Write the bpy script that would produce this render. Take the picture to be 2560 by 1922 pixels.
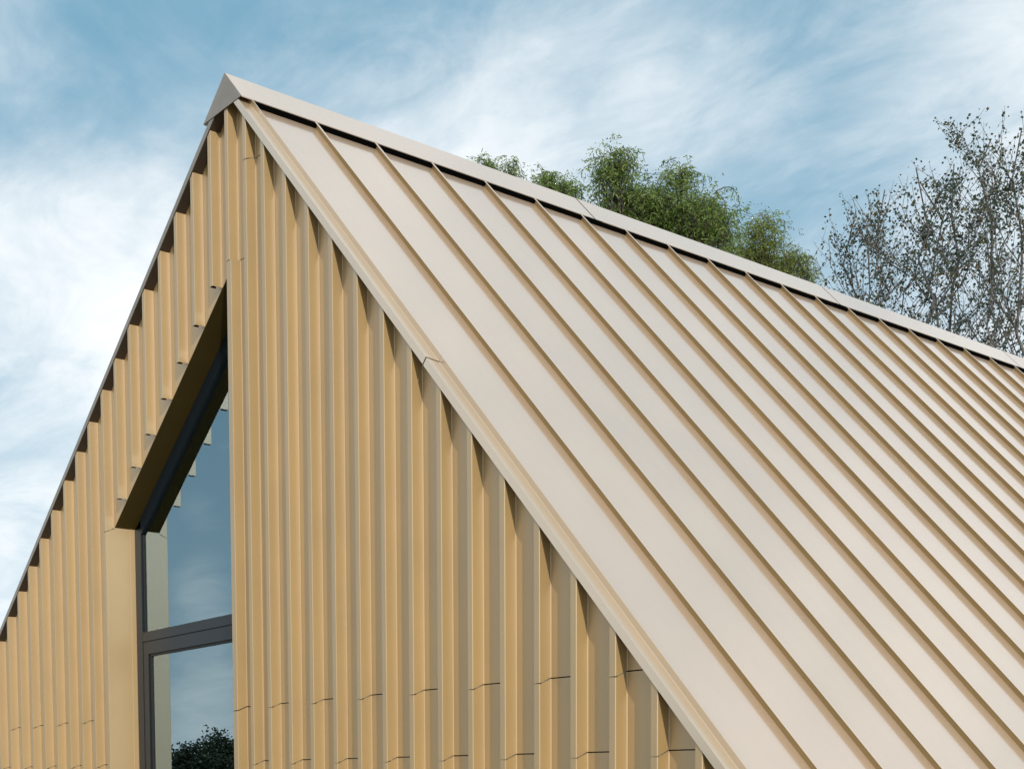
import bpy, bmesh, math, random
from mathutils import Vector, Matrix, noise
random.seed(7)
C = bpy.context.scene
COL = C.collection
for o in list(bpy.data.objects): bpy.data.objects.remove(o)

# ------------------------------------------------------------------ units
# building is laid out in cladding pitches: 1 pitch = 0.30 m, z = 0 at the ground
P = 0.30
ZG = 5.70                         # pitches from ground to the lower joint row
def W(x, y, z): return Vector((x*P, y*P, (z+ZG)*P))

# ------------------------------------------------------------------ camera
F_PX, PY = 3336.5, 2145.19
yaw, pit, rol = math.radians(51.36958), math.radians(-3.44345), math.radians(-0.17306)
fwd = Vector((-math.sin(yaw)*math.cos(pit), math.cos(yaw)*math.cos(pit), math.sin(pit)))
rgt = Vector((math.cos(yaw), math.sin(yaw), 0)); upv = rgt.cross(fwd)
r2 = rgt*math.cos(rol)+upv*math.sin(rol); u2 = -rgt*math.sin(rol)+upv*math.cos(rol)
cam = bpy.data.cameras.new('camera'); cam.sensor_width = 36; cam.lens = F_PX/2560*36
cam.shift_y = (PY-961)/2560; cam.clip_start = .05; cam.clip_end = 2000
co = bpy.data.objects.new('camera', cam); COL.objects.link(co)
CAM = W(28.7518, -15.5021, -0.35731)
m = Matrix((r2, u2, -fwd)).transposed().to_4x4(); m.translation = CAM
co.matrix_world = m; C.camera = co
def ray(u, v): return (fwd+r2*((u-1280)/F_PX)-u2*((v-PY)/F_PX)).normalized()

# ------------------------------------------------------------------ sun and sky
SUN = Vector((.867, -.350, .357)).normalized()
sl = bpy.data.lights.new('sun', 'SUN'); sl.energy = 3.0; sl.angle = math.radians(.8); sl.color = (1, .95, .88)
so = bpy.data.objects.new('sun', sl); COL.objects.link(so)
so.rotation_euler = SUN.to_track_quat('Z', 'Y').to_euler(); so.location = (20, -20, 30)

wd = bpy.data.worlds.new('World'); C.world = wd; wd.use_nodes = True
nt = wd.node_tree; N = nt.nodes; LK = nt.links; N.clear()
def node(t, **k):
    n = N.new(t)
    for a, b in k.items(): setattr(n, a, b)
    return n
def mth(op, a, b=None, c=None, clamp=False):
    n = node('ShaderNodeMath', operation=op, use_clamp=clamp)
    for i, v in enumerate((a, b, c)):
        if v is None: continue
        if isinstance(v, (int, float)): n.inputs[i].default_value = v
        else: LK.new(v, n.inputs[i])
    return n.outputs[0]
tc = node('ShaderNodeTexCoord'); D = tc.outputs['Generated']
sky = node('ShaderNodeTexSky', sky_type='NISHITA', sun_disc=False)
sky.sun_elevation = math.asin(SUN.z); sky.sun_rotation = math.atan2(SUN.x, SUN.y)
sky.altitude = 100; sky.air_density = 1.0; sky.dust_density = 1.2; sky.ozone_density = 1.5
nrm = node('ShaderNodeVectorMath', operation='NORMALIZE'); LK.new(D, nrm.inputs[0]); D = nrm.outputs[0]
sep = node('ShaderNodeSeparateXYZ'); LK.new(D, sep.inputs[0])
zz = mth('MAXIMUM', mth('ADD', sep.outputs['Z'], .16), .05)
cmb = node('ShaderNodeCombineXYZ')
LK.new(mth('DIVIDE', sep.outputs['X'], zz), cmb.inputs[0]); LK.new(mth('DIVIDE', sep.outputs['Y'], zz), cmb.inputs[1])
mp = node('ShaderNodeMapping'); mp.inputs['Rotation'].default_value = (0, 0, math.radians(28)); mp.inputs['Scale'].default_value = (1.0, 1.6, 1)
LK.new(cmb.outputs[0], mp.inputs[0])
def nz(scale, detail, rough, dist, off):
    m2 = node('ShaderNodeMapping'); m2.inputs['Location'].default_value = off; LK.new(mp.outputs[0], m2.inputs[0])
    n = node('ShaderNodeTexNoise'); n.inputs['Scale'].default_value = scale; n.inputs['Detail'].default_value = detail
    n.inputs['Roughness'].default_value = rough; n.inputs['Distortion'].default_value = dist
    LK.new(m2.outputs[0], n.inputs['Vector']); return n.outputs['Fac']
n1 = nz(.9, 8, .55, .4, (3.1, 1.7, 0)); n2 = nz(2.6, 8, .62, .9, (9, 4, 0)); n3 = nz(7.0, 7, .6, 1.2, (2, 6, 0))
# cloud masses seen over the roof: (pixel of the photograph -> direction), width, amount
BL = [((80, 640), 5.0, .38), ((260, 560), 4, .18), ((330, 760), 3.5, .30), ((120, 480), 4, .10),
      ((1000, 330), 4.5, .30), ((1270, 340), 4.0, .26), ((800, 240), 3.0, .16), ((1450, 480), 3, .1),
      ((1760, 240), 2.4, .22), ((1650, 275), 2.0, .14), ((1880, 215), 1.6, .14), ((2480, 330), 4.0, .08), ((2560, 80), 3, .22), ((2300, 560), 6, .10),
      ((1450, 30), 3, .12), ((2100, 440), 3, .10), ((560, 60), 3.0, .05),
      ((20, 260), 4.0, -.40), ((80, 60), 5, -.40), ((350, 280), 4.0, -.38), ((480, 160), 4, -.30), ((800, 50), 4.5, -.75), ((1150, 40), 4.5, -.95), ((450, 40), 4, -.3), ((1500, 150), 5, -.35),
      ((1900, 80), 5, -.25), ((2150, 150), 5, -.20), ((2350, 60), 4, -.30), ((1980, 330), 3.5, -.32), ((1650, 370), 4, -.30), ((2200, 400), 4, -.25), ((1900, 520), 4, -.28), ((2350, 420), 4, -.2),
      ((20, 900), 3, -.38), ((140, 850), 3, -.25), ((60, 1050), 4, -.30)]
acc = mth('ADD', mth('MULTIPLY', mth('SUBTRACT', n1, .5), 1.2), mth('MULTIPLY', mth('SUBTRACT', n2, .5), 1.1))
acc = mth('ADD', acc, mth('MULTIPLY', mth('SUBTRACT', n3, .5), .38))
acc = mth('ADD', acc, .40)
MIR = [((530, 960), 4.0, -3.0), ((500, 1180), 4.0, -2.2), ((480, 1420), 5.0, -3.4), ((510, 1640), 3.0, -1.6), ((570, 1100), 1.0, 1.9), ((450, 1240), 1.3, 1.7), ((560, 1290), 1.5, 1.6), ((440, 1470), 1.4, 1.5), ((555, 1490), 1.4, 1.3), ((520, 1660), 2.0, 1.2), ((520, 1800), 2.2, 1.1), ((1300, 1300), 5.5, .9), ((1400, 950), 6, .7), ((950, 700), 4, .4)]   # clouds mirrored in the glass, then unseen ones added to lighten the rib faces
BL = [(ray(*a), b, c) for a, b, c in BL]+[(Vector((ray(*a).x, -ray(*a).y, ray(*a).z)), b, c) for a, b, c in MIR]
for dv, wdeg, amt in BL:
    dn = node('ShaderNodeVectorMath', operation='DOT_PRODUCT'); LK.new(D, dn.inputs[0]); dn.inputs[1].default_value = dv
    pw = mth('POWER', mth('MAXIMUM', dn.outputs['Value'], 0), 1/math.radians(wdeg)**2)
    acc = mth('MULTIPLY_ADD', pw, amt*(.48 if amt < 0 else 1.0), acc)
mr = node('ShaderNodeMapRange', interpolation_type='SMOOTHSTEP'); LK.new(acc, mr.inputs[0])
mr.inputs[1].default_value = -.30; mr.inputs[2].default_value = 1.08
cov = mr.outputs[0]
# below the horizon the sky fades to haze colour
mixh = node('ShaderNodeMixRGB'); LK.new(sky.outputs[0], mixh.inputs[1]); mixh.inputs[2].default_value = (2.9, 6.0, 8.0, 1); mixh.inputs[0].default_value = .72
hz = node('ShaderNodeMapRange'); LK.new(sep.outputs['Z'], hz.inputs[0]); hz.inputs[1].default_value = .46; hz.inputs[2].default_value = .0; hz.inputs[3].default_value = 0; hz.inputs[4].default_value = .88
mixz = node('ShaderNodeMixRGB'); LK.new(hz.outputs[0], mixz.inputs[0]); LK.new(mixh.outputs[0], mixz.inputs[1]); mixz.inputs[2].default_value = (7.8, 9.5, 10.6, 1); mixh = mixz
mixc = node('ShaderNodeMixRGB'); LK.new(cov, mixc.inputs[0]); LK.new(mixh.outputs[0], mixc.inputs[1]); mixc.inputs[2].default_value = (13.0, 13.2, 13.3, 1)
bg = node('ShaderNodeBackground'); LK.new(mixc.outputs[0], bg.inputs[0]); bg.inputs[1].default_value = .085
wo = node('ShaderNodeOutputWorld'); LK.new(bg.outputs[0], wo.inputs[0])
C.view_settings.view_transform = 'Standard'; C.view_settings.look = 'None'; C.view_settings.exposure = 0; C.view_settings.gamma = 1
C.render.engine = 'CYCLES'; C.cycles.max_bounces = 8; C.cycles.glossy_bounces = 6; C.cycles.transparent_max_bounces = 12

# ------------------------------------------------------------------ materials
def mat(name, base, rough=.5, metal=0, ior=1.5, coat=0, coat_r=.1, coat_ior=1.9, var=0, vscale=3, bump=0, bscale=30, grain=0, gscale=900):
    m = bpy.data.materials.new(name); m.use_nodes = True; t = m.node_tree; b = t.nodes['Principled BSDF']
    b.inputs['Base Color'].default_value = (*base, 1); b.inputs['Roughness'].default_value = rough
    b.inputs['Metallic'].default_value = metal; b.inputs['IOR'].default_value = ior
    b.inputs['Coat IOR'].default_value = coat_ior; b.inputs['Coat Weight'].default_value = coat; b.inputs['Coat Roughness'].default_value = coat_r
    tcn = t.nodes.new('ShaderNodeTexCoord')
    col = None
    if var or grain:
        cur = base
        mix = t.nodes.new('ShaderNodeMixRGB'); mix.blend_type = 'MULTIPLY'; mix.inputs[0].default_value = 1; mix.inputs[1].default_value = (*base, 1)
        ns = t.nodes.new('ShaderNodeTexNoise'); ns.inputs['Scale'].default_value = vscale; ns.inputs['Detail'].default_value = 6
        t.links.new(tcn.outputs['Object'], ns.inputs['Vector'])
        rmp = t.nodes.new('ShaderNodeMapRange'); rmp.inputs[1].default_value = .3; rmp.inputs[2].default_value = .7
        rmp.inputs[3].default_value = 1-var; rmp.inputs[4].default_value = 1+var
        t.links.new(ns.outputs['Fac'], rmp.inputs[0])
        gr = t.nodes.new('ShaderNodeTexNoise'); gr.inputs['Scale'].default_value = gscale; gr.inputs['Detail'].default_value = 1
        t.links.new(tcn.outputs['Object'], gr.inputs['Vector'])
        rg = t.nodes.new('ShaderNodeMapRange'); rg.inputs[1].default_value = .3; rg.inputs[2].default_value = .7
        rg.inputs[3].default_value = 1-grain; rg.inputs[4].default_value = 1+grain
        t.links.new(gr.outputs['Fac'], rg.inputs[0])
        oi = t.nodes.new('ShaderNodeObjectInfo')                      # each sheet comes from a slightly different batch
        ro = t.nodes.new('ShaderNodeMapRange'); ro.inputs[3].default_value = 1-var*.6; ro.inputs[4].default_value = 1+var*.6
        t.links.new(oi.outputs['Random'], ro.inputs[0])
        m1 = t.nodes.new('ShaderNodeMath'); m1.operation = 'MULTIPLY'; t.links.new(rmp.outputs[0], m1.inputs[0]); t.links.new(rg.outputs[0], m1.inputs[1])
        m2_ = t.nodes.new('ShaderNodeMath'); m2_.operation = 'MULTIPLY'; t.links.new(m1.outputs[0], m2_.inputs[0]); t.links.new(ro.outputs[0], m2_.inputs[1])
        t.links.new(m2_.outputs[0], mix.inputs[2]); t.links.new(mix.outputs[0], b.inputs['Base Color'])
    if bump:
        nb = t.nodes.new('ShaderNodeTexNoise'); nb.inputs['Scale'].default_value = bscale; nb.inputs['Detail'].default_value = 2
        t.links.new(tcn.outputs['Object'], nb.inputs['Vector'])
        bp_ = t.nodes.new('ShaderNodeBump'); bp_.inputs['Strength'].default_value = 1; bp_.inputs['Distance'].default_value = bump
        t.links.new(nb.outputs['Fac'], bp_.inputs['Height']); t.links.new(bp_.outputs[0], b.inputs['Normal'])
        t.links.new(bp_.outputs[0], b.inputs['Coat Normal'])
    return m
GOLD = (.69, .52, .33)
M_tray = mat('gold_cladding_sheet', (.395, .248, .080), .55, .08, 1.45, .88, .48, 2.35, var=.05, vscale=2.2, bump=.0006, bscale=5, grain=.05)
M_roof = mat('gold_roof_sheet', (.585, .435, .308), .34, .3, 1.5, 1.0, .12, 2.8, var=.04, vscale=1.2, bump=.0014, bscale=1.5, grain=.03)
M_verge = mat('gold_verge_sheet', (.53, .395, .25), .36, .3, 1.5, 1.0, .16, 2.5, var=.03, vscale=1.5, bump=.0006, bscale=3, grain=.03)
M_seam_shade = mat('gold_sheet_seam_shade', (.36, .25, .11), .6, 0, 1.4, 0, .2, var=.06)  # same gold paint, darkened: shade of the seam faces put into the colour
M_plate = mat('grey_end_plate', (.24, .21, .18), .55, 0, 1.4, .2, .3, var=.12, vscale=6, grain=.04)
M_dark = mat('dark_breather_membrane', (.012, .011, .010), .85)
M_vent = mat('black_vent_foam', (.003, .003, .003), .9, 0, 1.05)
M_soff = mat('brown_soffit_sheet', (.06, .04, .026), .6, 0, 1.4, 0, .3, var=.1)
M_frame = mat('anthracite_frame_paint', (.009, .015, .021), .40, 0, 1.36, 0, .2, var=.05)
M_rub = mat('black_rubber_seal', (.006, .006, .006), .6)
M_ground = mat('pale_paving', (.30, .28, .25), .85, var=.2, vscale=.6)
M_grass = mat('meadow_grass', (.06, .09, .03), .9, var=.4, vscale=.4)
M_room = mat('dark_room_lining', (.02, .02, .02), .8)

def add_streaks(m, amt):
    t = m.node_tree; b = t.nodes['Principled BSDF']; lk = b.inputs['Base Color'].links[0]; src = lk.from_socket
    tcn = t.nodes.new('ShaderNodeTexCoord'); mp_ = t.nodes.new('ShaderNodeMapping'); mp_.inputs['Scale'].default_value = (.35, 14, .35)
    t.links.new(tcn.outputs['Object'], mp_.inputs[0]); ns = t.nodes.new('ShaderNodeTexNoise'); ns.inputs['Scale'].default_value = 1; ns.inputs['Detail'].default_value = 5
    t.links.new(mp_.outputs[0], ns.inputs['Vector'])
    r = t.nodes.new('ShaderNodeMapRange'); r.inputs[1].default_value = .3; r.inputs[2].default_value = .7; r.inputs[3].default_value = 1-amt; r.inputs[4].default_value = 1+amt
    t.links.new(ns.outputs['Fac'], r.inputs[0])
    mx = t.nodes.new('ShaderNodeMixRGB'); mx.blend_type = 'MULTIPLY'; mx.inputs[0].default_value = 1
    t.links.new(src, mx.inputs[1]); t.links.new(r.outputs[0], mx.inputs[2]); t.links.new(mx.outputs[0], b.inputs['Base Color'])
add_streaks(M_roof, .014)

def glass_mat(name, refl, transp):
    m = bpy.data.materials.new(name); m.use_nodes = True; t = m.node_tree; t.nodes.clear()
    gl = t.nodes.new('ShaderNodeBsdfGlossy'); gl.inputs['Roughness'].default_value = .004; gl.inputs['Color'].default_value = (.71, .92, 1, 1)
    tr = t.nodes.new('ShaderNodeBsdfTransparent'); tr.inputs['Color'].default_value = (transp, transp*1.01, transp, 1)
    fr = t.nodes.new('ShaderNodeFresnel'); fr.inputs['IOR'].default_value = refl
    mx = t.nodes.new('ShaderNodeMixShader'); t.links.new(fr.outputs[0], mx.inputs[0]); t.links.new(tr.outputs[0], mx.inputs[1]); t.links.new(gl.outputs[0], mx.inputs[2])
    ou = t.nodes.new('ShaderNodeOutputMaterial'); t.links.new(mx.outputs[0], ou.inputs[0]); return m
M_gl1 = glass_mat('outer_glass', 4.4, .9); M_gl2 = glass_mat('coated_inner_glass', 6.0, .15)

# ------------------------------------------------------------------ mesh helpers
def obj(name, verts, faces, material, parent=None, smooth=False, kind=None):
    me = bpy.data.meshes.new(name); me.from_pydata([tuple(v) for v in verts], [], faces)
    bm = bmesh.new(); bm.from_mesh(me); bmesh.ops.recalc_face_normals(bm, faces=bm.faces); bm.to_mesh(me); bm.free()
    if smooth: me.polygons.foreach_set('use_smooth', [True]*len(me.polygons))
    me.materials.append(material); o = bpy.data.objects.new(name, me); COL.objects.link(o)
    if parent: o.parent = parent
    if kind: o['kind'] = kind
    return o
class MB:
    def __init__(s): s.v = []; s.f = []
    def add(s, v, f):
        n = len(s.v); s.v += v; s.f += [tuple(i+n for i in q) for q in f]
    def hexa(s, a, b):        # two quads (lists of 4 points)
        s.add(list(a)+list(b), [(0,1,2,3),(7,6,5,4),(0,4,5,1),(1,5,6,2),(2,6,7,3),(3,7,4,0)])
    def box(s, x0, x1, y0, y1, z0, z1):
        s.hexa([W(x0,y0,z0),W(x1,y0,z0),W(x1,y1,z0),W(x0,y1,z0)], [W(x0,y0,z1),W(x1,y0,z1),W(x1,y1,z1),W(x0,y1,z1)])
    def prism(s, a, b):       # two equal closed outlines
        n = len(a); s.add(list(a)+list(b), [tuple(range(n)), tuple(range(2*n-1, n-1, -1))]+[(i, (i+1) % n, n+(i+1) % n, n+i) for i in range(n)])
    def make(s, name, material, parent=None, **k): return obj(name, s.v, s.f, material, parent, **k)
def empty(name, loc, label, cat, group=None):
    o = bpy.data.objects.new(name, None); COL.objects.link(o); o.location = loc; o['label'] = label; o['category'] = cat
    if group: o['group'] = group
    return o
def offset_poly(pl, th):      # open polyline -> closed outline with thickness (to its left side)
    out = []
    for i, p in enumerate(pl):
        p = Vector(p)
        d1 = (p-Vector(pl[i-1])).normalized() if i else None
        d2 = (Vector(pl[i+1])-p).normalized() if i < len(pl)-1 else None
        if d1 is None: n = Vector((-d2.y, d2.x))
        elif d2 is None: n = Vector((-d1.y, d1.x))
        else:
            a = Vector((-d1.y, d1.x)); b = Vector((-d2.y, d2.x)); n = (a+b).normalized(); n /= max(.35, n.dot(a))
        out.append(p+n*th)
    return out

# ------------------------------------------------------------------ dimensions read from the photograph (pitches)
XR, ZL, ZU, HC = -1.663, 16.277, 16.508, 16.705
TR, TL = 1.02394, .65373
YS, Q = .2627, 1.75495
NR = math.sqrt(1+TR*TR); NL = math.sqrt(1+TL*TL)
HS = .124                       # seam height above the pans
XE, XW = 16.4, -25.5            # right and left eaves
YB = 45.0                       # far gable
def zsof(x): return ZL-TR*(x-XR) if x > XR else ZL-TL*(XR-x)+.035*min(1, (XR-x)/.5)
def zpan(x): return ZU-TR*(x-XR) if x > XR else ZU-TL*(XR-x)
def head(x): return 7.756+.682*(x+8.70)
DP = .27                        # depth of the cladding recess

B = empty('barn_shaped_building', (0, 0, 0), 'gold metal clad gabled building with vertical ribbed front and standing seam roof', 'building')

# ---- gable wall with its window opening (backing sheet behind the cladding)
wx0, wx1, wbot = -9.70, -1.80, -5.60
mb = MB()
def slab(xa, xb, za0, zb0, za1, zb1, y0=.30, y1=.86):
    mb.hexa([W(xa,y0,za0),W(xb,y0,zb0),W(xb,y1,zb0),W(xa,y1,za0)], [W(xa,y0,za1),W(xb,y0,zb1),W(xb,y1,zb1),W(xa,y1,za1)])
gap = .0
zs = lambda x: zpan(x)-.1
slab(XW, wx0-.06, -ZG, -ZG, zs(XW), zs(wx0-.06))
slab(wx0-.06, wx1+.03, head(wx0-.06)+.06, head(wx1+.03)+.06, zs(wx0-.06), zs(wx1+.03))
slab(wx1+.03, XE, -ZG, -ZG, zs(wx1+.03), zs(XE))
# top triangle between the two slopes near the ridge
wall = mb.make('gable_wall', M_dark, B)

# ---- cladding trays
def tray(k, nxt, zb, rise, top, parent, lw=.165, sbot=None, cutS=None, ztop=None, rtop=0):
    """one folded tray: return, front face, side face, recessed web up to the next tray"""
    x1 = nxt+.165+.006
    if cutS is not None: x1 = cutS
    prof = [(k+.004, .17), (k+.004, .008), (k+.012, 0), (k+lw-.012, 0), (k+lw, .012), (k+lw, DP-.014), (k+lw+.014, DP), (x1-.02, DP)]
    if k+lw < XR < x1-.03: prof.insert(7, (XR, DP))
    inner = offset_poly(prof, .012)
    lo, hi = [], []
    pts = list(prof)+[tuple(q) for q in reversed(inner)]
    for (x, y) in pts:
        f = min(1, max(0, (y-.012)/(DP-.026)))
        if x > k+lw+.006:
            b = sbot(x) if sbot else zb+rise
            if sbot: b = max(b, -90)
        else: b = zb+(0 if x < k+lw-.02 else rise*f)
        if sbot and x <= k+lw+.02 and x > k+lw-.02: b = zb+rise*f
        t = (zsof(x)+.03) if top is None else (top+rtop*(1 if x > k+lw+.006 else (0 if x < k+lw-.02 else f)))
        lo.append(W(x, y, b)); hi.append(W(x, y, t))
    m_ = MB(); m_.prism(lo, hi)
    # split the end caps into quads so that the folded outline fills correctly
    n = len(pts); h = n//2
    m_.f = m_.f[2:]
    for i in range(h-1):
        a, b_ = i, i+1; c, d_ = n-2-i, n-1-i
        m_.f.append((a, b_, c, d_)); m_.f.append((n+d_, n+c, n+b_, n+a))
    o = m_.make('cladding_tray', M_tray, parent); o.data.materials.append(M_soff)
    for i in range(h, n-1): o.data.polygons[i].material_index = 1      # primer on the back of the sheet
    return o
GAP = .022; RISE = .105; ZBOT = -5.55
right = [-.88]+list(range(0, 16))
seq = right+[16]
for i, k in enumerate(right):
    nx = seq[i+1]
    jA = (i % 2 == 0)                                     # joint rows alternate from tray to tray
    zj = 0.0 if jA else 1.355
    kk = k-.03 if k == 0 else k
    topz = zsof(k+.2)
    if topz > zj+.5:
        if k == -.88:
            tray(k, nx, 14.36+.02, .08, None, wall)
            tray(k, nx, zj, RISE, 14.36, wall, rtop=.08)
        else:
            tray(k, nx, zj, RISE, None, wall)
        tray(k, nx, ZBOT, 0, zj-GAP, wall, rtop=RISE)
    elif topz > ZBOT+.3:
        tray(k, nx, ZBOT, 0, None, wall)
# trays hanging over the sloped window head
heads = [-9.92, -8.92, -7.88, -6.85, -5.78, -4.75, -3.74, -2.73]
seqh = heads+[-1.80]
for i, k in enumerate(heads):
    nx = seqh[i+1]; fb = head(k+.165)
    if i == 0:
        tray(k, nx, fb-.115, .115, None, wall, sbot=lambda x: head(x))
    else:
        tray(k, nx, fb, 0, None, wall, sbot=lambda x: head(x), cutS=(-1.795 if i == 7 else None))
# tray forming the right jamb of the window
tray(-1.80, -.88, 12.30, .03, None, wall)
tray(-1.795, -.88, 1.355, RISE, 12.28, wall, lw=.235, rtop=.03)
tray(-1.795, -.88, ZBOT, 0, 1.355-GAP, wall, lw=.235, rtop=RISE)
left = [-10.99, -12.03, -13.08, -14.21, -15.33, -16.48, -17.57, -18.71, -19.86, -21.0, -22.15, -23.3, -24.45]
nxt = -9.95
for i, k in enumerate(left):
    zj = 0.0 if i % 2 == 0 else 1.37
    tray(k, nxt, zj, RISE, None, wall, cutS=(nxt+.10 if i == 0 else None))
    tray(k, nxt, ZBOT, 0, zj-GAP, wall, rtop=RISE, cutS=(nxt+.10 if i == 0 else None))
    nxt = k
# left jamb: front strip and deep side reveal of the opening
YW = .886
mb = MB()
prof = [(-9.955, .20), (-9.955, .008), (-9.947, 0), (-9.755, 0), (-9.74, .014), (-9.74, .266), (-9.74, .272), (-9.74, .74), (-9.728, .752), (-9.728, YW+.02)]
inner = offset_poly(prof, .012); pts = list(prof)+[tuple(q) for q in reversed(inner)]
def jt(x, y): return head(-9.92+.165)-.135+min(1, max(0, y/DP))*.115 if y < DP else head(-9.74)+.015
n = len(pts); h = n//2
mb.add([W(x, y, ZBOT) for x, y in pts]+[W(x, y, jt(x, y)) for x, y in pts], [(i, (i+1) % n, n+(i+1) % n, n+i) for i in range(n)])
for i in range(h-1): mb.f += [(i, i+1, n-2-i, n-1-i), (2*n-1-i, 2*n-2-i, n+i+1, n+i)]
mb.make('jamb_reveal', M_tray, wall)
# soffit of the sloped window head
mb = MB()
xa, xb = -9.728, -1.80
mb.hexa([W(xa,DP+.012,head(xa)),W(xb,DP+.012,head(xb)),W(xb,YW+.03,head(xb)),W(xa,YW+.03,head(xa))],
        [W(xa,DP+.012,head(xa)+.03),W(xb,DP+.012,head(xb)+.03),W(xb,YW+.03,head(xb)+.03),W(xa,YW+.03,head(xa)+.03)])
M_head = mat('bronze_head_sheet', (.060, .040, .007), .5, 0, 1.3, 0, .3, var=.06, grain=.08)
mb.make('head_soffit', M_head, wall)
mb = MB(); mb.box(-1.80, -1.785, .012, YW+.02, ZBOT, 11.9); mb.make('jamb_reveal', M_tray, wall)

# ---- window
win = MB()
WX0, WX1 = -9.715, -1.815
def bar(mb, x0, x1, z0, z1, y0, y1): mb.box(x0, x1, y0, y1, z0, z1)
fr = MB()
bar(fr, WX0, -9.30, ZBOT, head(WX0)-.02, YW, YW+.22)                       # left stile
bar(fr, -2.23, WX1, ZBOT, head(-2.23)-.02, YW, YW+.22)                     # right stile
a, b_ = -9.298, -2.232; th = .50
fr.hexa([W(a,YW+.002,head(a)-th),W(b_,YW+.002,head(b_)-th),W(b_,YW+.218,head(b_)-th),W(a,YW+.218,head(a)-th)],
        [W(a,YW+.002,head(a)-.02),W(b_,YW+.002,head(b_)-.02),W(b_,YW+.218,head(b_)-.02),W(a,YW+.218,head(a)-.02)])
window = fr.make('window', M_frame, B)
t_ = MB(); bar(t_, -9.298, -2.232, 3.715, 3.985, YW+.004, YW+.20); t_.make('transom', M_frame, window)
s_ = MB(); bar(s_, -9.285, -8.93, ZBOT+.1, 3.685, YW+.012, YW+.20); bar(s_, -8.928, -2.6, 3.33, 3.685, YW+.012, YW+.20)
bar(s_, -2.598, -2.245, ZBOT+.1, 3.685, YW+.012, YW+.20); bar(s_, -8.928, -2.6, ZBOT+.1, ZBOT+.5, YW+.012, YW+.20); s_.make('sash', M_frame, window)
g_ = MB()
bar(g_, -8.926, -8.80, ZBOT+.5, 3.328, YW+.05, YW+.16); bar(g_, -8.798, -2.6, 3.26, 3.328, YW+.05, YW+.16)
g_.make('seal', M_rub, window)
g_ = MB(); bar(g_, -9.30, -2.23, 3.69, 3.712, YW+.03, YW+.16); bar(g_, -9.296, -9.24, 3.99, head(-9.27)-.52, YW+.05, YW+.16); g_.make('seal', M_rub, window)
def pane(name, poly, y, th_, m_):
    q = MB(); q.add([W(x, y, z) for x, z in poly], [tuple(range(len(poly)))]); q.make(name, m_, window)
up = [(-9.24, 3.99), (-2.232, 3.99), (-2.232, head(-2.232)-.5), (-9.24, head(-9.24)-.5)]
pane('pane', up, YW+.085, 0, M_gl1); pane('pane', up, YW+.085+.066, 0, M_gl2)
for x0, x1 in ((-8.80, -2.6),):
    lo = [(x0, ZBOT+.5), (x1, ZBOT+.5), (x1, 3.26), (x0, 3.26)]
    pane('pane', lo, YW+.085, 0, M_gl1); pane('pane', lo, YW+.085+.066, 0, M_gl2)

# ---- other walls, floor and a dark room behind the glass
mb = MB(); mb.box(XE-.5, XE-.1, .35, YB-.3, -ZG, zpan(XE-.3)-.6); mb.make('side_wall', M_tray, B)
mb = MB(); mb.box(XW+.1, XW+.5, .35, YB-.3, -ZG, zpan(XW+.3)-.3); mb.make('side_wall', M_tray, B)
mb = MB()
o1 = [W(XW+.1, 0, -ZG), W(XE-.1, 0, -ZG), W(XE-.1, 0, zpan(XE-.1)-.5), W(XR, 0, ZU-.5), W(XW+.1, 0, zpan(XW+.1)-.5)]
mb.prism([p+Vector((0, (YB-.28)*P, 0)) for p in o1], [p+Vector((0, (YB)*P, 0)) for p in o1]); mb.make('rear_wall', M_tray, B)
mb = MB()
q1 = [W(-13, 0, -ZG+.1), W(2, 0, -ZG+.1), W(2, 0, 11.0), W(XR, 0, 13.4), W(-13, 0, 7.4)]
mb.prism([p+Vector((0, 9*P, 0)) for p in q1], [p+Vector((0, 9.3*P, 0)) for p in q1]); mb.make('room_wall', M_room, B)

# ---- roof deck, pans, seams
mb = MB()
def deck(x0, x1, off_lo, off_hi, y0, y1):
    f0 = lambda x: zpan(x)-.06
    mb.hexa([W(x0,y0,zsof(x0)+.01),W(x1,y0,zsof(x1)+.01),W(x1,y1,zsof(x1)+.01),W(x0,y1,zsof(x0)+.01)],
            [W(x0,y0,f0(x0)),W(x1,y0,f0(x1)),W(x1,y1,f0(x1)),W(x0,y1,f0(x0))])
deck(XR+.001, XE, 0, 0, .0, YB); deck(XW, XR-.001, 0, 0, .0, YB)
roof = mb.make('roof', M_soff, B)
NS = 26
ncR = Vector((TR/NR, 0, 1/NR)); ncL = Vector((-TL/NL, 0, 1/NL))
def rp(x, y, n): return W(x, y, zpan(x))+ncR*(n*P)           # point on right slope raised by n along its normal
def rl(x, y, n): return W(x, y, zpan(x))+ncL*(n*P)
XT = XR+.20                                                      # upper end of pans (under the cap)
rnd = random.Random(3)
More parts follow.
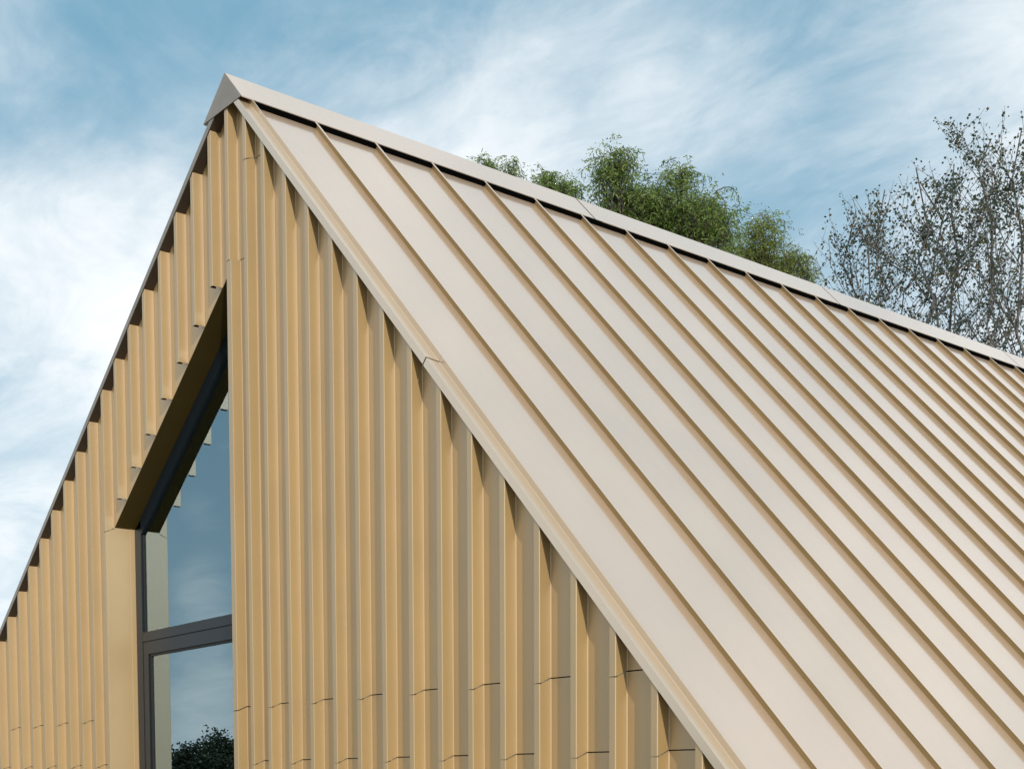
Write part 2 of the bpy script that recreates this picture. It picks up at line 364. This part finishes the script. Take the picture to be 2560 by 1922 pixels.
for j in range(NS-1):
    y0, y1 = YS+(.016 if j == 0 else .024)+j*Q, YS+.009+(j+1)*Q
    mb = MB(); nx_, ny_ = 10, 3; th = .02; v = []; f = []
    for a in range(nx_+1):
        for b_ in range(ny_+1):
            x = XT+(XE+.1-XT)*a/nx_; y = y0+(y1-y0)*b_/ny_
            dn = 0
            v.append(rp(x, y, dn))
    for a in range(nx_):
        for b_ in range(ny_): i = a*(ny_+1)+b_; f.append((i, i+ny_+1, i+ny_+2, i+1))
    base = len(v)
    v += [rp(XT, y0, -.03), rp(XT, y1, -.03), rp(XE+.1, y1, -.03), rp(XE+.1, y0, -.03)]
    e = nx_*(ny_+1)
    f += [(base, base+3, base+2, base+1), tuple([base]+[base+1]+[b_ for b_ in range(ny_, -1, -1)]), tuple([base+2, base+3]+[e+b_ for b_ in range(ny_+1)]),
          tuple([base+3, base]+[a*(ny_+1) for a in range(nx_+1)]), tuple([base+1, base+2]+[a*(ny_+1)+ny_ for a in range(nx_, -1, -1)])]
    obj('roof_pan', v, f, M_roof, roof, smooth=False)
sec = [(.006, 0), (.006, HS-.012), (.004, HS), (-.058, HS), (-.060, HS-.004), (-.014, HS-.010), (-.012, 0)]
for j in range(1, NS):
    y = YS+j*Q+.02
    mb = MB(); mb.prism([rp(XT+.25, y+a, n) for a, n in sec], [rp(XE+.1, y+a, n) for a, n in sec]); so_ = mb.make('standing_seam', M_seam_shade, roof); so_.data.materials.append(M_roof)
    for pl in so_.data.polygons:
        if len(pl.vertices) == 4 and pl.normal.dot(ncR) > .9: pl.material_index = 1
# verge flashing of the right slope: fascia, channel and upstand, in two lengths
vs = [(-.02, -.165), (-.02, -.008), (-.012, 0), (YS-.012, 0), (YS, .010), (YS, HS-.006), (YS+.006, HS), (YS+.018, HS), (YS+.018, -.03), (.02, -.03), (-.008, -.03), (-.008, -.165)]
def verge(x0, x1, dn=0, sh=.17):
    mb = MB()
    A = [rp(x0+(sh*.3 if y > .2 else 0), y-dn*.5, n+dn) for y, n in vs]; Bq = [rp(x1+(sh*.3 if y > .2 else 0), y-dn*.5, n+dn) for y, n in vs]
    n_ = len(vs)
    mb.add(A+Bq, [(i, (i+1) % n_, n_+(i+1) % n_, n_+i) for i in range(n_)])
    cap = [(0,1,10,11),(1,2,9,10),(2,3,8,9),(3,4,7,8),(4,5,6,7)]
    for q in cap: mb.f += [q, tuple(n_+i for i in reversed(q))]
    mb.make('verge_flashing', M_verge, roof)
verge(XR+.36, 6.70, .006); verge(6.725, XE+.1, 0)
# left verge: only its fascia and top edge show
vl = [(-.02, -.165), (-.02, -.006), (-.014, 0), (.26, 0), (.26, -.03), (.0, -.03), (-.008, -.165)]
for x0, x1 in ((XR-.5, -12.0), (-12.02, XW-.1)):
    mb = MB(); mb.prism([rl(x0, y, n) for y, n in vl], [rl(x1, y, n) for y, n in vl]); mb.make('verge_flashing', M_plate, roof)  # same gold sheet as the right verge; grey here paints in its shade
for j in range(0, 6):        # left slope sheets
    y0, y1 = .28+j*7.4, .28+(j+1)*7.4-.02
    mb = MB(); mb.hexa([rl(XR-.1, y0, -.03), rl(XW-.1, y0, -.03), rl(XW-.1, y1, -.03), rl(XR-.1, y1, -.03)], [rl(XR-.1, y0, 0), rl(XW-.1, y0, 0), rl(XW-.1, y1, 0), rl(XR-.1, y1, 0)])
    mb.make('roof_pan', M_roof, roof)

# ---- ridge cap: folded lengths with a closed triangular end, dark ventilation strip underneath
YC = -.033
wr, wl = .831, 1.185
def cap_pts(y, inset=0):
    t = .016
    o = [W(XR-wl, y, HC-TL*wl), W(XR, y, HC), W(XR+wr, y, HC-TR*wr)]
    i = [W(XR+wr-.010, y, HC-TR*wr-.020), W(XR, y, HC-.028), W(XR-wl+.010, y, HC-TL*wl-.020)]
    return o+i
cuts = [YC, 11.30, 22.66, 34.1, YB+.05]
for i in range(4):
    mb = MB(); mb.prism(cap_pts(cuts[i]+(.03 if i else .012)), cap_pts(cuts[i+1]-.03))
    c_ = mb.make('ridge_cap', M_roof, roof)
    if i == 0:
        mb = MB()
        tri = [(XR-wl, HC-TL*wl), (XR+wr, HC-TR*wr), (XR, HC)]
        mb.prism([W(x, YC-.006, z-.003) for x, z in tri], [W(x, YC+.010, z-.003) for x, z in tri]); mb.make('end_plate', M_plate, c_)
    if i < 3:       # lap strip under the joint
        mb = MB(); mb.prism([p-Vector((0, 0, .004)) for p in cap_pts(cuts[i+1]-.3)], [p-Vector((0, 0, .004)) for p in cap_pts(cuts[i+1]+.3)]); mb.make('lap_strip', M_dark, roof)
mb = MB(); xv = XR+wr-.045
mb.hexa([rp(xv, .30, .002), rp(xv-.1, .30, .002), rp(xv-.1, YB, .002), rp(xv, YB, .002)], [rp(xv, .30, .12), rp(xv-.1, .30, .12), rp(xv-.1, YB, .12), rp(xv, YB, .12)])
mb.make('vent_strip', M_vent, roof)
mb = MB(); mb.box(XR-1.0, XR+.6, .05, .3, HC-1.0, HC-.35)
mb = MB()

# ------------------------------------------------------------------ ground
def ground_sheet(name, x0, x1, y0, y1, z, m_):
    o = obj(name, [(x0, y0, z), (x1, y0, z), (x1, y1, z), (x0, y1, z)], [(0, 1, 2, 3)], m_); o['kind'] = 'structure'; return o
ground_sheet('ground', -900, 900, -900, 900, 0, M_grass)
ground_sheet('pavement', -14, 16, -9, 20, .004, M_ground)

# ------------------------------------------------------------------ trees
def leaf_mat(name, c1, c2, c3, trans=.25):
    m = bpy.data.materials.new(name); m.use_nodes = True; t = m.node_tree; b = t.nodes['Principled BSDF']
    ge = t.nodes.new('ShaderNodeNewGeometry'); cr = t.nodes.new('ShaderNodeValToRGB')
    cr.color_ramp.elements[0].color = (*c1, 1); cr.color_ramp.elements[1].color = (*c3, 1); e = cr.color_ramp.elements.new(.55); e.color = (*c2, 1)
    t.links.new(ge.outputs['Random Per Island'], cr.inputs[0]); t.links.new(cr.outputs[0], b.inputs['Base Color'])
    b.inputs['Roughness'].default_value = .5
    tl = t.nodes.new('ShaderNodeBsdfTranslucent'); t.links.new(cr.outputs[0], tl.inputs[0])
    mx = t.nodes.new('ShaderNodeMixShader'); mx.inputs[0].default_value = trans
    t.links.new(b.outputs[0], mx.inputs[1]); t.links.new(tl.outputs[0], mx.inputs[2]); t.links.new(mx.outputs[0], t.nodes['Material Output'].inputs[0]); return m
M_bark = mat('grey_brown_bark', (.085, .07, .06), .9, var=.3, vscale=6)
M_pbark = mat('grey_poplar_bark', (.13, .12, .115), .9, var=.3, vscale=6)
M_willow = leaf_mat('willow_leaf', (.07, .13, .028), (.18, .27, .055), (.36, .42, .13), .45)
M_willow2 = leaf_mat('yellowing_willow_leaf', (.12, .17, .025), (.22, .28, .05), (.33, .36, .10), .45)
M_poplar = leaf_mat('poplar_leaf', (.03, .06, .045), (.06, .10, .06), (.17, .11, .04), .35)
M_hedge = leaf_mat('hedge_leaf', (.012, .022, .008), (.02, .035, .012), (.035, .05, .018), .1)

class Tree:
    def __init__(s): s.bv = []; s.bf = []; s.lv = []; s.lf = []
    def tube(s, pts, r0, r1, sides=5):
        n = len(s.bv); L = len(pts)
        for i, p in enumerate(pts):
            d = (pts[min(i+1, L-1)]-pts[max(i-1, 0)]).normalized()
            a = d.orthogonal().normalized(); b_ = d.cross(a); r = r0+(r1-r0)*i/(L-1)
            for q in range(sides):
                t = 2*math.pi*q/sides; s.bv.append(p+a*(r*math.cos(t))+b_*(r*math.sin(t)))
        for i in range(L-1):
            for q in range(sides): s.bf.append((n+i*sides+q, n+i*sides+(q+1) % sides, n+(i+1)*sides+(q+1) % sides, n+(i+1)*sides+q))
    def leaf(s, p, d, w, l, rn):
        d = d.normalized(); a = d.cross(Vector((rn.uniform(-1, 1), rn.uniform(-1, 1), rn.uniform(-1, 1))))
        if a.length < 1e-3: a = d.orthogonal()
        a = a.normalized()*w*.5; n = len(s.lv); m_ = p+d*l*.45
        s.lv += [p, m_+a, p+d*l, m_-a]; s.lf.append((n, n+1, n+2, n+3))
    def build(s, name, loc, label, cat, group, mb_, ml):
        e = empty(name, loc, label, cat, group); L = Vector(loc)
        t = obj('trunk', [v-L for v in s.bv], s.bf, mb_, e, smooth=True)
        me = bpy.data.meshes.new('crown'); me.from_pydata([tuple(v-L) for v in s.lv], [], s.lf); me.materials.append(ml)
        c = bpy.data.objects.new('crown', me); COL.objects.link(c); c.parent = e
        return e
def curve(p0, p1, bend, n=6, rn=random):
    mid = (p0+p1)/2+bend; out = []
    for i in range(n+1):
        t = i/n; q = p0*(1-t)**2+mid*2*t*(1-t)+p1*t*t
        if 0 < i < n: q += Vector((rn.gauss(0, 1), rn.gauss(0, 1), rn.gauss(0, 1)))*(p1-p0).length*.018
        out.append(q)
    return out
def at(u, v, dist): return CAM+ray(u, v)*dist

def willow(base, lobes, label, ml, seed, leaf_l=.095, dens=1.0, stray=()):
    """lobes: (centre, radius). limbs run from the trunk to every lobe; twigs arch out of it and hang"""
    rn = random.Random(seed); T = Tree()
    top = max(l[0].z for l in lobes); fork = Vector((base.x, base.y, top*.52))
    T.tube(curve(base, fork, Vector((.3, .2, 0)), 6, rn), .38, .24, 8)
    for c, r, am in lobes:
        b0 = c-Vector((0, 0, r*.5))
        st = fork+Vector((rn.uniform(-.15, .15), rn.uniform(-.15, .15), rn.uniform(-.8, 0)))
        limb = curve(st, b0, Vector((rn.uniform(-.4, .4), rn.uniform(-.4, .4), .8)), 8, rn); T.tube(limb, min(.10, r*.16), min(.03, r*.05), 6)
        for _ in range(int(11*am)+4):
            dd = Vector((rn.gauss(0, 1), rn.gauss(0, 1), rn.gauss(.35, .7))).normalized(); tip = c+dd*r*rn.uniform(.35, 1.15)
            src = limb[rn.choice((5, 6, 7, 8))]
            tw = curve(src, tip, Vector((0, 0, r*.35)), 5, rn); T.tube(tw, .016, .005, 4)
            for _ in range(int(13*am*dens)):
                s0 = tw[rn.choice((2, 3, 4, 5, 5))]+Vector((rn.gauss(0, 1), rn.gauss(0, 1), rn.gauss(0, 1)))*r*.2
                # an arching shoot: out, then down, zig-zag like a contorted willow
                dirv = Vector((rn.gauss(0, 1), rn.gauss(0, 1), rn.uniform(.1, .9))).normalized(); ln = rn.uniform(.3, 1.0)*min(1, r*.9+.3)
                pts = []; p = s0.copy(); nseg = 7
                for q in range(nseg+1):
                    pts.append(p.copy()); p = p+dirv*(ln/nseg)
                    dirv = (dirv+Vector((rn.gauss(0, .25), rn.gauss(0, .25), -.34+rn.gauss(0, .12)))).normalized()
                if rn.random() < .35: T.tube(pts, .006, .003, 3)
                for q in range(1, nseg+1):
                    for _ in range(rn.choice((1, 2, 2))):
                        ld = Vector((rn.gauss(0, .6), rn.gauss(0, .6), rn.uniform(-1.1, .1)))
                        T.leaf(pts[q]+Vector((rn.gauss(0, .02), rn.gauss(0, .02), rn.gauss(0, .02))), ld, leaf_l*rn.uniform(.16, .26), leaf_l*rn.uniform(.6, 1.2), rn)
    for pts in stray:
        T.tube(pts, .012, .004, 4)
        for q in range(len(pts)//3, len(pts)):
            for _ in range(7): T.leaf(pts[q]+Vector((rn.gauss(0, .03), rn.gauss(0, .03), rn.gauss(0, .03))), Vector((rn.gauss(0, .5), rn.gauss(0, .5), rn.uniform(-1.2, -.1))), leaf_l*.2, leaf_l*.9, rn)
    return T.build('willow_tree', base, label, 'tree', 'willow trees behind the ridge', M_bark, ml)
def lob(l, dist, rn, deep):
    out = []
    for u, v, r, am in l:
        rr = r/F_PX*dist
        out.append((at(u, v+58, dist)+fwd*rn.uniform(-1, 1)*deep, rr, am))
    return out
rn0 = random.Random(5)
def base_under(u, v, dist):
    p = at(u, v, dist); return Vector((p.x, p.y, 0))
D1 = 28.0
big = [(1535, 395, 38, 1.2), (1500, 420, 30, .8), (1580, 420, 40, 1), (1530, 450, 50, 1.3), (1590, 480, 60, 1.6), (1640, 425, 42, 1.2), (1690, 480, 45, 1.2), (1655, 432, 50, 1.2), (1695, 428, 34, .9), (1735, 455, 50, 1.3), (1772, 455, 38, 1.0), (1660, 530, 60, 1.6),
       (1560, 545, 55, 1.3), (1785, 505, 46, 1.1), (1610, 590, 60, 1.2), (1700, 600, 55, .7), (1790, 560, 40, .9), (1720, 520, 50, 1.2), (1520, 520, 30, .5), (1640, 660, 90, .8), (1560, 660, 90, .8), (1740, 690, 90, .7)]
stray = [curve(at(1790, 480, D1), at(1822, 468, D1), Vector((0, 0, .05)), 5, rn0)+curve(at(1822, 468, D1), at(1848, 508, D1), Vector((.05, 0, .12)), 6, rn0)[1:]]
willow(base_under(1640, 600, D1), lob(big, D1, rn0, .9), 'tallest green willow rising above the middle of the ridge with a domed crown', M_willow, 11, stray=stray)
D2 = 31.0
lefts = [(1250, 398, 24, .8), (1305, 408, 26, .7), (1345, 425, 30, .7), (1395, 425, 34, 1.3), (1425, 460, 40, 1.2), (1380, 480, 36, 1), (1470, 500, 36, .9), (1460, 470, 26, .5), (1340, 480, 40, .8), (1430, 530, 60, .8), (1490, 540, 40, .8)]
lefts = [(u-25, v-14, r, a) for u, v, r, a in lefts]
willow(base_under(1400, 500, D2), lob(lefts, D2, rn0, .8), 'low feathery willow at the left end of the row, just clearing the ridge', M_willow, 12, dens=.8)
D3 = 33.0
rights = [(1850, 545, 36, 1.0), (1890, 555, 42, 1.2), (1920, 600, 44, 1.3), (1960, 610, 34, .9), (1950, 650, 48, 1.3), (1880, 630, 50, 1.2), (1835, 620, 40, .8), (2000, 640, 36, .8), (2010, 680, 40, 1), (1940, 700, 60, .8), (2050, 650, 36, .35), (2070, 690, 36, .4)]
willow(base_under(1930, 620, D3), lob(rights, D3, rn0, .8), 'yellowish green willow between the tall willow and the bare poplars', M_willow2, 13, dens=1.0)

def poplar(top, base, label, seed, nb=26, spread=.30, leaves=3200, r0=.075, fork=False):
    rn = random.Random(seed); T = Tree(); H = (top-base).length
    tr = curve(base, top, Vector((rn.uniform(-.5, .5), rn.uniform(-.5, .5), 0)), 16, rn); T.tube(tr, r0, .012, 6)
    def pt(t):
        x = t*16; i = min(15, int(x)); return tr[i].lerp(tr[i+1], x-i)
    twigs = []
    for b_ in range(nb):
        t = .30+.66*(b_+rn.random())/nb; p = pt(t); ang = rn.uniform(0, 2*math.pi); ln = H*(1-t)*rn.uniform(.5, .85)+.35
        out = Vector((math.cos(ang), math.sin(ang), 0)); end = p+out*ln*spread*rn.uniform(.8, 1.3)*1.35+Vector((0, 0, ln*.80))
        br = curve(p, end, out*ln*.10+Vector((0, 0, -ln*.05)), 7, rn); T.tube(br, .008+.016*(1-t)*1.6, .004, 4); twigs.append((br, 1))
        for _ in range(rn.choice((6, 7, 8, 9))):
            q = br[rn.choice((1, 2, 3, 4, 5, 6))]; a2 = rn.uniform(0, 2*math.pi); l2 = rn.uniform(.3, 1.0)*min(1.3, ln*.5+.3)
            e2 = q+Vector((math.cos(a2)*.75, math.sin(a2)*.75, .75))*l2; b2 = curve(q, e2, Vector((math.cos(a2), math.sin(a2), -.3))*l2*.1, 4, rn); T.tube(b2, .007, .003, 3); twigs.append((b2, .8))
    twigs.append((tr[9:], 1))
    for _ in range(leaves):
        br, w = rn.choice(twigs); i = rn.randrange(1, len(br)); p = br[i-1].lerp(br[i], rn.random())
        p = p+Vector((rn.gauss(0, 1), rn.gauss(0, 1), rn.gauss(0, 1)))*.055
        sz = rn.uniform(.042, .076)
        T.leaf(p, Vector((rn.gauss(0, 1), rn.gauss(0, 1), rn.gauss(-.5, .8))), sz*.85, sz, rn)
    for _ in range(90):                                               # leaves up to the very tip of the leader
        x = rn.uniform(11.5, 16); i = min(15, int(x)); p = tr[i].lerp(tr[i+1], x-i)+Vector((rn.gauss(0, 1), rn.gauss(0, 1), rn.gauss(0, 1)))*.07
        T.leaf(p, Vector((rn.gauss(0, 1), rn.gauss(0, 1), rn.gauss(-.3, .8))), .06, .07, rn)
    return T.build('poplar_tree', base, label, 'tree', 'thinly leaved poplars at the right', M_pbark, M_poplar)
def pop(ut, vt, ub, dist, *a, **k):
    top = at(ut, vt+35, dist); b_ = at(ub, 900, dist); poplar(top, Vector((b_.x, b_.y, 0)), *a, **k)
pop(2140, 492, 2150, 31, 'thin poplar with a pale sparse top, nearest the yellowish willow', 21, nb=26, leaves=2600, spread=.36)
pop(2212, 440, 2235, 30, 'second poplar from the willows, a slender stem lower than its right neighbour', 22, nb=26, leaves=2700, spread=.34)
pop(2290, 385, 2290, 29, 'mid height poplar with two rounded tops, left of the leaning stem', 23, nb=30, leaves=3300, spread=.38)
pop(2300, 420, 2520, 31, 'poplar whose long stem leans left over the ridge', 24, nb=18, leaves=1500, spread=.30)
pop(2478, 312, 2500, 30, 'tall dense poplar standing second from the right edge', 25, nb=32, leaves=3700, spread=.36)
pop(2555, 285, 2555, 29, 'tallest poplar, cut off by the right edge of the picture', 26, nb=32, leaves=3700, spread=.36)
pop(2385, 375, 2430, 32, 'short poplar filling the gap between the leaning stem and the tall dense one', 27, nb=24, leaves=2300, spread=.36)

def round_tree(base, h, r, label, seed):
    rn = random.Random(seed); T = Tree(); T.tube(curve(base, base+Vector((0, 0, h*.55)), Vector((.1, 0, 0)), 5, rn), .16, .08, 6)
    for _ in range(34):
        d_ = Vector((rn.gauss(0, 1), rn.gauss(0, 1), rn.gauss(.1, .8))).normalized(); c = base+Vector((0, 0, h*.55))+Vector((d_.x*r, d_.y*r, d_.z*h*.42))*rn.uniform(.4, .95)
        T.tube(curve(base+Vector((0, 0, h*.4)), c, Vector((0, 0, .2)), 4, rn), .035, .012, 4)
        for _ in range(210):
            p = c+Vector((rn.gauss(0, 1), rn.gauss(0, 1), rn.gauss(0, .8)))*r*.17
            T.leaf(p, Vector((rn.gauss(0, 1), rn.gauss(0, 1), rn.gauss(-.2, .8))), .09, .15, rn)
    return T.build('garden_tree', base, label, 'tree', 'trees mirrored in the window', M_bark, M_hedge)
def mirrored(u, v, dist):
    p = at(u, v, dist); yw = (YW+.085)*P; return Vector((p.x, 2*yw-p.y, 0))
b1 = mirrored(505, 1850, 58); round_tree(b1, 3.95, 1.5, 'dark round tree mirrored at the left of the lower window pane', 31)
b2 = mirrored(590, 1850, 60); round_tree(b2, 4.1, 1.6, 'dark round tree mirrored at the right of the lower window pane', 32)
